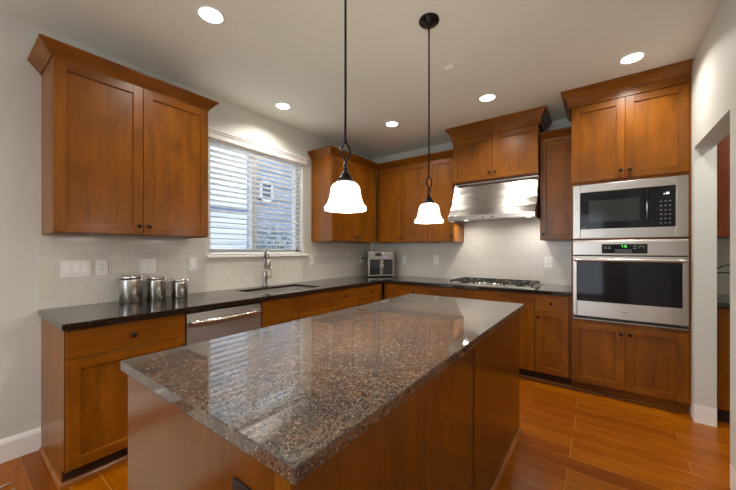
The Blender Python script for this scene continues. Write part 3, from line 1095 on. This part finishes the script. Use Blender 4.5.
# ------------------------------------------------------------------ canisters
for (x, y, dia, h, lab) in ((0.135, -3.262, 0.142, 0.205, 'tallest of the three steel canisters, on the left below the wall outlets'),
                            (0.130, -3.094, 0.131, 0.185, 'middle-sized steel canister standing between the tall and the short one'),
                            (0.130, -2.922, 0.119, 0.150, 'shortest of the three steel canisters, nearest the dishwasher')):
    t = thing('canister', lab, 'canister', (x, y, CT + 0.0005), 0.0, 'steel clamp-lid canisters')
    r = dia / 2
    obj('body', lathe(bmesh.new(), [(r * 0.96, 0), (r, 0.004), (r, h * 0.80), (r * 0.985, h * 0.86)], 40), CANST, t)
    obj('seal', lathe(bmesh.new(), [(r * 0.96, h * 0.86), (r * 0.96, h * 0.885)], 40), RUBBER, t)
    obj('lid', lathe(bmesh.new(), [(r * 1.01, h * 0.885), (r * 1.03, h * 0.90), (r * 1.03, h * 0.945), (r * 0.98, h * 0.965), (r * 0.80, h * 0.975), (r * 0.74, h * 0.99), (r * 0.3, h), (0.004, h)], 40), CHROME, t)
    for a in (0.63, 0.63 + PI):
        c, s = math.cos(a), math.sin(a)
        b = bmesh.new()
        tube(b, [(c * r * 0.98, s * r * 0.98, h * 0.72), (c * (r + 0.010), s * (r + 0.010), h * 0.74), (c * (r + 0.014), s * (r + 0.014), h * 0.86), (c * (r + 0.008), s * (r + 0.008), h * 0.97), (c * r * 0.92, s * r * 0.92, h * 0.985)], 0.004, 8)
        tube(b, [(c * (r + 0.016) - s * 0.012, s * (r + 0.016) + c * 0.012, h * 0.84), (c * (r + 0.02), s * (r + 0.02), h * 0.78), (c * (r + 0.016) + s * 0.012, s * (r + 0.016) - c * 0.012, h * 0.84)], 0.0028, 8)
        obj('clamp', b, CHROME, t)


# ------------------------------------------------------------------ switches and outlets
def plate(name, label, cat, loc, rz, gangs, kinds, mat=WHITEP, group=None, w1=0.070, h=0.115):
    """local: plate on y = 0, front at -y, centred on x and z"""
    t = thing(name, label, cat, loc, rz, group)
    w = w1 + 0.046 * (gangs - 1)
    pl = obj('cover_plate', box_bm(-w / 2, w / 2, -0.006, -0.0004, -h / 2, h / 2), mat, t, bevel=0.0025)
    for k, kd in enumerate(kinds):
        x = (k - (gangs - 1) / 2) * 0.046
        if kd == 'switch':
            b = bmesh.new()
            prism(b, [(-0.006, -0.034), (-0.012, -0.030), (-0.007, 0.032), (-0.006, 0.034)], x - 0.0165, x + 0.0165)
            obj('rocker', b, mat, pl, bevel=0.0008)
        else:
            o = obj('socket', box_bm(x - 0.0165, x + 0.0165, -0.0085, -0.006, -0.034, 0.034), mat, pl, bevel=0.0012)
            b = bmesh.new()
            for z in (-0.018, 0.018):
                bx(b, x - 0.0075, x - 0.0050, -0.0089, -0.0084, z - 0.001, z + 0.008)
                bx(b, x + 0.0050, x + 0.0075, -0.0089, -0.0084, z - 0.001, z + 0.008)
                bx(b, x - 0.002, x + 0.002, -0.0089, -0.0084, z - 0.009, z - 0.005)
            obj('slots', b, WHITESLOT, o)
    return t


WT = 0.0085
plate('light_switch', 'white triple rocker switch plate on the tiles, leftmost on the window wall', 'switch', (WT, -3.542, 1.163), RW, 3, ('switch',) * 3)
plate('wall_outlet', 'white outlet on the tiles between the two switch plates, left of the canisters', 'outlet', (WT, -3.402, 1.165), RW, 1, ('socket',))
plate('light_switch', 'white double rocker switch plate on the tiles just above the canisters', 'switch', (WT, -3.110, 1.163), RW, 2, ('switch',) * 2)
plate('light_switch', 'white single switch plate on the tiles above the dishwasher, left of the window', 'switch', (WT, -2.765, 1.166), RW, 1, ('switch',))
plate('wall_outlet', 'white outlet on the tiles just right of the window', 'outlet', (WT, -1.328, 1.165), RW, 1, ('socket',))
plate('wall_outlet', 'shaded white outlet on the window wall beside the corner toaster oven', 'outlet', (WT, -0.290, 1.150), RW, 1, ('socket',))
plate('wall_outlet', 'white outlet on the back wall right of the corner toaster oven', 'outlet', (0.592, -WT, 1.153), 0, 1, ('socket',))
plate('wall_outlet', 'white outlet on the back wall under the single-door cabinet left of the hood', 'outlet', (1.106, -WT, 1.160), 0, 1, ('socket',))
plate('wall_outlet', 'white outlet on the back wall right of the cooktop, below the narrow cabinet', 'outlet', (2.470, -WT, 1.155), 0, 1, ('socket',), w1=0.080, h=0.125)
plate('wall_outlet', 'black outlet on the near end panel of the island', 'outlet', (2.335, -3.7125, 0.726), 0, 1, ('socket',), BLACKP, w1=0.105, h=0.118)
b = bmesh.new()
tube(b, [(0.019, -0.290, 1.168), (0.05, -0.285, 1.168), (0.075, -0.262, 1.15), (0.09, -0.22, 1.08), (0.12, -0.16, 1.0), (0.17, -0.13, 0.98)], 0.0035, 8)
bx(b, 0.0178, 0.045, -0.302, -0.278, 1.156, 1.180)
tag(obj('power_cord', b, BLACKP), 'black power cord plugged in behind the corner toaster oven', 'cord')


# ------------------------------------------------------------------ lights on the ceiling
def downlight(x, y, label):
    t = thing('recessed_light', label, 'ceiling light', (x, y, CEIL), 0, 'recessed ceiling lights')
    obj('trim_ring', lathe(bmesh.new(), [(0.066, -0.0005), (0.079, -0.0005), (0.079, -0.003), (0.074, -0.006), (0.066, -0.004)], 40, close=True), TRIMWHITE, t)
    obj('lens', lathe(bmesh.new(), [(0.065, -0.0008), (0.065, -0.0028), (0.05, -0.0034)], 40), LENS, t)
    area_lamp('lamp_glow', (0, 0, -0.006), (0, 0, 0), 0.12, DOWN_W, WARM, parent=t, spread=2.45)


downlight(1.006, -3.110, 'round recessed ceiling light above the left end of the island, nearest the left wall cabinet')
downlight(0.363, -2.047, 'round recessed ceiling light directly in front of the window')
downlight(1.006, -1.006, 'round recessed ceiling light between the two pendants, near the corner cabinets')
downlight(2.075, -1.000, 'round recessed ceiling light in front of the range hood cabinet')
downlight(3.138, -0.995, 'round recessed ceiling light in front of the tall oven cabinet')
downlight(1.00, -5.10, 'unseen round recessed fill light added behind the viewer on the left')  # out of view, added to raise the room brightness
downlight(2.30, -5.10, 'unseen round recessed fill light added behind the viewer on the right')  # second unseen light, also added for brightness
t = thing('fill_globe', 'unseen opal globe added behind the viewer as fill light', 'pendant light', (1.75, -6.4, 2.25))  # added lamp, gives frontal fill from behind the camera
obj('cord', tube(bmesh.new(), [(0, 0, 0.14), (0, 0, CEIL - 2.2502)], 0.004, 8), BLACK, t)
obj('globe', lathe(bmesh.new(), [(0.003, -0.16)] + [(0.16 * math.sin(PI * k / 16), -0.16 * math.cos(PI * k / 16)) for k in range(1, 16)] + [(0.003, 0.16)], 32), GLOBE, t)
t = thing('pantry_fill_light', 'unseen fill light added on the pantry ceiling beyond the opening', 'ceiling light', (4.3, -1.2, CEIL))  # lamp out of view, added to brighten the pantry
obj('lens', lathe(bmesh.new(), [(0.12, -0.0005), (0.12, -0.02), (0.09, -0.035), (0.03, -0.04)], 32), LENS, t)
area_lamp('lamp_glow', (0, 0, -0.045), (0, 0, 0), 0.2, 15, WARM, parent=t)
tag(obj('smoke_detector', lathe(bmesh.new(), [(0.044, -0.0005), (0.044, -0.012), (0.038, -0.020), (0.015, -0.022)], 32), CEILM, loc=(1.983, -1.700, CEIL)),
    'small round off-white detector on the ceiling near the far pendant canopy', 'detector')


def pendant(x, y, zb, label):
    t = thing('pendant_light', label, 'pendant light', (x, y, zb), 0, 'pendant lights over the island')
    top = CEIL - zb
    obj('canopy', lathe(bmesh.new(), [(0.062, top - 0.0005), (0.064, top - 0.012), (0.058, top - 0.020), (0.022, top - 0.026), (0.016, top - 0.036), (0.008, top - 0.044)], 32), BLACK, t)
    obj('rod', tube(bmesh.new(), [(0, 0, 0.290), (0, 0, top - 0.03)], 0.0052, 12), BLACK, t)
    b = bmesh.new()
    for s in (0, 1):
        pts, tp = [], []
        for k in range(17):
            u = k / 16
            a = s * PI + u * PI * 0.9 + 0.2
            r = 0.025 * math.sin(PI * u) ** 0.75
            pts.append((r * math.cos(a), r * math.sin(a), 0.285 - 0.105 * u))
            tp.append(0.0046)
        tube(b, pts, 0.004, 8, taper=tp)
    lathe(b, [(0.005, 0.300), (0.009, 0.293), (0.009, 0.283), (0.005, 0.276)], 16)
    obj('twist_cage', b, BLACK, t)
    obj('fitter', lathe(bmesh.new(), [(0.007, 0.187), (0.010, 0.178), (0.008, 0.168), (0.014, 0.160), (0.021, 0.153), (0.023, 0.144), (0.030, 0.137), (0.034, 0.128), (0.034, 0.119), (0.028, 0.1165)], 28), BLACK, t)
    prof = [(0.028, 0.116), (0.042, 0.1145), (0.052, 0.108), (0.0590, 0.096), (0.0620, 0.080), (0.0645, 0.062), (0.0690, 0.044), (0.0750, 0.029), (0.0800, 0.021), (0.0835, 0.017), (0.0872, 0.0135), (0.0885, 0.006), (0.0870, 0.0)]
    inner = [(r - 0.0035, z + (0.0 if i else 0.0)) for i, (r, z) in enumerate(prof)]
    inner = [(r, min(z, 0.1125)) for r, z in inner]
    obj('shade', lathe(bmesh.new(), prof + inner[::-1], 48, close=True), SHADE, t)
    obj('bulb', lathe(bmesh.new(), [(0.008, 0.110), (0.013, 0.100), (0.022, 0.080), (0.026, 0.064), (0.022, 0.048), (0.010, 0.039), (0.003, 0.038)], 24), LENS, t)
    area_lamp('bulb_glow', (0, 0, 0.012), (0, 0, 0), 0.12, PEND_W, WARM, parent=t)
    return t


pendant(2.074, -3.084, 1.463, 'bell-shaded pendant light over the near half of the island, left in the photo')
pendant(2.074, -2.273, 1.468, 'bell-shaded pendant light over the far half of the island, right in the photo')

# ------------------------------------------------------------------ window blind
t = thing('window_blind', 'white horizontal slat blind with a moulded valance, hanging in the window', 'blind', (0, (WY0 + WY1) / 2, WZ0))
hb = hw - 0.012
zv = 1.098
b = bmesh.new()
prism(b, [(0.002, zv), (0.024, zv), (0.026, zv + 0.012), (0.026, zv + 0.040), (0.034, zv + 0.052), (0.034, zv + 0.060), (0.042, zv + 0.072), (0.042, zv + 0.085), (0.002, zv + 0.085)], -hw - 0.05, hw + 0.052, axis='y')
obj('valance', b, TRIMWHITE, t, bevel=0.001)
obj('head_rail', box_bm(-0.062, -0.004, -hb, hb, 1.078, 1.124), SLAT, t)
b = bmesh.new()
ns = 20
for k in range(ns):
    z = 0.055 + k * (1.050 - 0.055) / (ns - 1)
    tilt = -0.20
    dx_, dz_ = 0.0245 * math.cos(tilt), 0.0245 * math.sin(tilt)
    A = [(-0.034 - dx_, z + dz_), (-0.034, z + 0.0026), (-0.034 + dx_, z - dz_), (-0.034 + dx_, z - dz_ - 0.0026), (-0.034, z - 0.0002), (-0.034 - dx_, z + dz_ - 0.0026)]
    prism(b, A, -hb, hb, axis='y')
obj('slats', b, SLAT, t)
obj('bottom_rail', box_bm(-0.060, -0.008, -hb, hb, 0.004, 0.024), SLAT, t, bevel=0.003)
for y in (-hb + 0.12, -0.045, 0.24, hb - 0.10):
    b = bmesh.new()
    tube(b, [(-0.0085, y, 0.02), (-0.0085, y, 1.08)], 0.0011, 6)
    tube(b, [(-0.0595, y, 0.02), (-0.0595, y, 1.08)], 0.0011, 6)
    obj('ladder_cord', b, SLAT, t)
b = bmesh.new()
tube(b, [(0.008, hb - 0.05, 1.10), (0.010, hb - 0.05, 1.0)], 0.003, 8)
tube(b, [(0.010, hb - 0.05, 1.0), (0.010, hb - 0.05, 0.965)], 0.006, 8, taper=[0.004, 0.007])
obj('pull_cord', b, TRIMWHITE, t)

# ------------------------------------------------------------------ what stands outside the window
SIDING = simple('pale_blue_siding', (0.70, 0.72, 0.77), 0.6)
SIDING2 = simple('blue_grey_siding', (0.21, 0.24, 0.30), 0.6)
EAVE = simple('slate_blue_fascia', (0.10, 0.13, 0.27), 0.6)
t = thing('neighbor_house', 'pale sided neighbouring house seen through the left pane of the window', 'house', (-3.6, -1.6, 0))
b = bmesh.new()
for k in range(30):
    z = -0.4 + k * 0.17
    prism(b, [(-0.3, z), (0.016, z), (0.0, z + 0.17), (-0.3, z + 0.17)], -3.0, 1.68, axis='y')
obj('siding', b, SIDING, t)
obj('trim_band', box_bm(0.0, 0.10, 0.66, 1.66, 2.165, 2.235), EAVE, t)
b = bmesh.new()
tube(b, [(0.05, 0.72, 2.15), (0.05, 0.72, 0.0)], 0.045, 8)
obj('downspout', b, SIDING2, t)
t = thing('neighbor_house', 'blue-grey house with a white-framed window, seen through the right pane', 'house', (-5.0, 2.6, 0))
b = bmesh.new()
for k in range(26):
    z = -0.4 + k * 0.2
    prism(b, [(-0.3, z), (0.03, z), (0.0, z + 0.2), (-0.3, z + 0.2)], -2.2, 3.2, axis='y')
obj('siding', b, SIDING2, t)
b = bmesh.new()
frame = ((-1.25, -1.18, 2.7, 3.3), (-0.87, -0.80, 2.7, 3.3), (-1.25, -0.80, 2.7, 2.77), (-1.25, -0.80, 3.23, 3.3))
for (ya, yb_, za, zb_) in frame:
    bx(b, 0.0, 0.09, ya, yb_, za, zb_)
wf = obj('window', b, VINYL, t)
obj('pane', box_bm(0.031, 0.04, -1.2, -0.85, 2.75, 3.25), simple('dark_far_glass', (0.05, 0.07, 0.11), 0.1), wf)
obj('ground_outside', box_bm(-9, -0.16, -9, 9, -0.5, -0.4), simple('lawn', (0.10, 0.14, 0.08), 0.9), kind='structure')
LEAF = simple('blue_green_leaf', (0.10, 0.16, 0.15), 0.5)
LEAF2 = simple('frosted_leaf', (0.42, 0.50, 0.55), 0.6)
t = thing('shrub', 'leafy shrub outside the lower right of the window', 'shrub', (-3.1, 0.45, -0.4))
b = bmesh.new()
for k in range(2600):
    a, u, v = random.uniform(0, 2 * PI), random.uniform(-1, 1), random.random() ** 0.33
    s = math.sqrt(1 - u * u)
    c = Vector((0.42 * v * s * math.cos(a), 0.72 * v * s * math.sin(a), 1.32 + 0.95 * v * u))
    d1 = Vector((random.uniform(-1, 1), random.uniform(-1, 1), random.uniform(-1, 1))).normalized()
    d2 = d1.orthogonal().normalized()
    L, Wd = random.uniform(0.03, 0.055), random.uniform(0.012, 0.022)
    f = b.faces.new([b.verts.new(c + q) for q in (-d1 * L, d2 * Wd, d1 * L, -d2 * Wd)])
    f.material_index = 1 if random.random() < 0.35 else 0
obj('foliage', b, [LEAF, LEAF2], t)
b = bmesh.new()
for k in range(5):
    a = k * 1.26
    tube(b, [(0.02 * math.cos(a), 0.02 * math.sin(a), 0), (0.1 * math.cos(a), 0.14 * math.sin(a), 0.6), (0.2 * math.cos(a), 0.38 * math.sin(a), 1.3)], 0.012, 6)
obj('stem', b, simple('bark', (0.06, 0.04, 0.03), 0.8), t)

# ------------------------------------------------------------------ pantry seen through the opening
PX0 = XW + 0.002
t = thing('upper_cabinet', 'reddish wooden wall cabinet in the pantry, seen through the opening at right', 'cabinet', (PX0, 0, 0))
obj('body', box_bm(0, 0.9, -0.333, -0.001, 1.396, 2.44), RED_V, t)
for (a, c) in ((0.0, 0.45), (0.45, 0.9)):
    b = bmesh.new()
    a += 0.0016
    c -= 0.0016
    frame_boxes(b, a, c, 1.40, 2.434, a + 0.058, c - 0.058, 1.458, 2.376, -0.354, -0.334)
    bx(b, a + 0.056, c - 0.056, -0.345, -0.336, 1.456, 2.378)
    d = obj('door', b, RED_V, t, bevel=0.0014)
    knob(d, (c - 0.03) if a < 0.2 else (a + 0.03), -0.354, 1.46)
t = thing('base_cabinet', 'wooden base cabinet in the pantry, seen low through the opening at right', 'cabinet', (PX0, 0, 0))
obj('body', box_bm(0, 1.2, -0.639, -0.001, 0.10, 0.868), WOOD_V, t)
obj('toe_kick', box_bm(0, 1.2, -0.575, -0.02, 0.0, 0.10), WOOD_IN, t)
for (a, c) in ((0.02, 0.6), (0.6, 1.2)):
    shaker(t, a + G, c - G, 0.11, 0.858, -0.66, [])
tag(obj('pantry_worktop', box_bm(PX0, PX0 + 1.25, -0.682, -0.0085, 0.870, CT), GRAN_P, bevel=0.003), 'dark granite worktop in the pantry beyond the opening', 'countertop')
b = bmesh.new()
tube(b, [(3.72, -0.03, 1.10), (3.80, -0.12, 1.16), (3.95, -0.10, 1.22), (4.10, -0.02, 1.25)], 0.005, 8)
tube(b, [(3.72, -0.05, 1.09), (3.85, -0.10, 1.10), (4.0, -0.06, 1.09), (4.12, -0.02, 1.12)], 0.005, 8)
tag(obj('power_cord', b, BLACKP), 'thin black cords against the tiles in the pantry beyond the opening', 'cord')

# pale fringed rug just entering the lower left corner
t = thing('fringed_rug', 'pale fringed rug on the floor at the lower left corner of the photo', 'rug', (0.315, -4.305, 0.0), 0.0)
obj('mat', box_bm(0.0, 0.85, -0.45, 0.385, 0.001, 0.010), simple('cream_wool', (0.50, 0.44, 0.36), 0.9), t)
TASSEL = simple('cream_tassel', (0.55, 0.49, 0.41), 0.9)
for k in range(12):
    x = 0.01 + k * 0.07
    obj('tassel', tube(bmesh.new(), [(x, 0.384, 0.006), (x + random.uniform(-0.01, 0.02), 0.41, 0.006), (x + random.uniform(-0.015, 0.03), 0.44, 0.004)], 0.0045, 5), TASSEL, t)
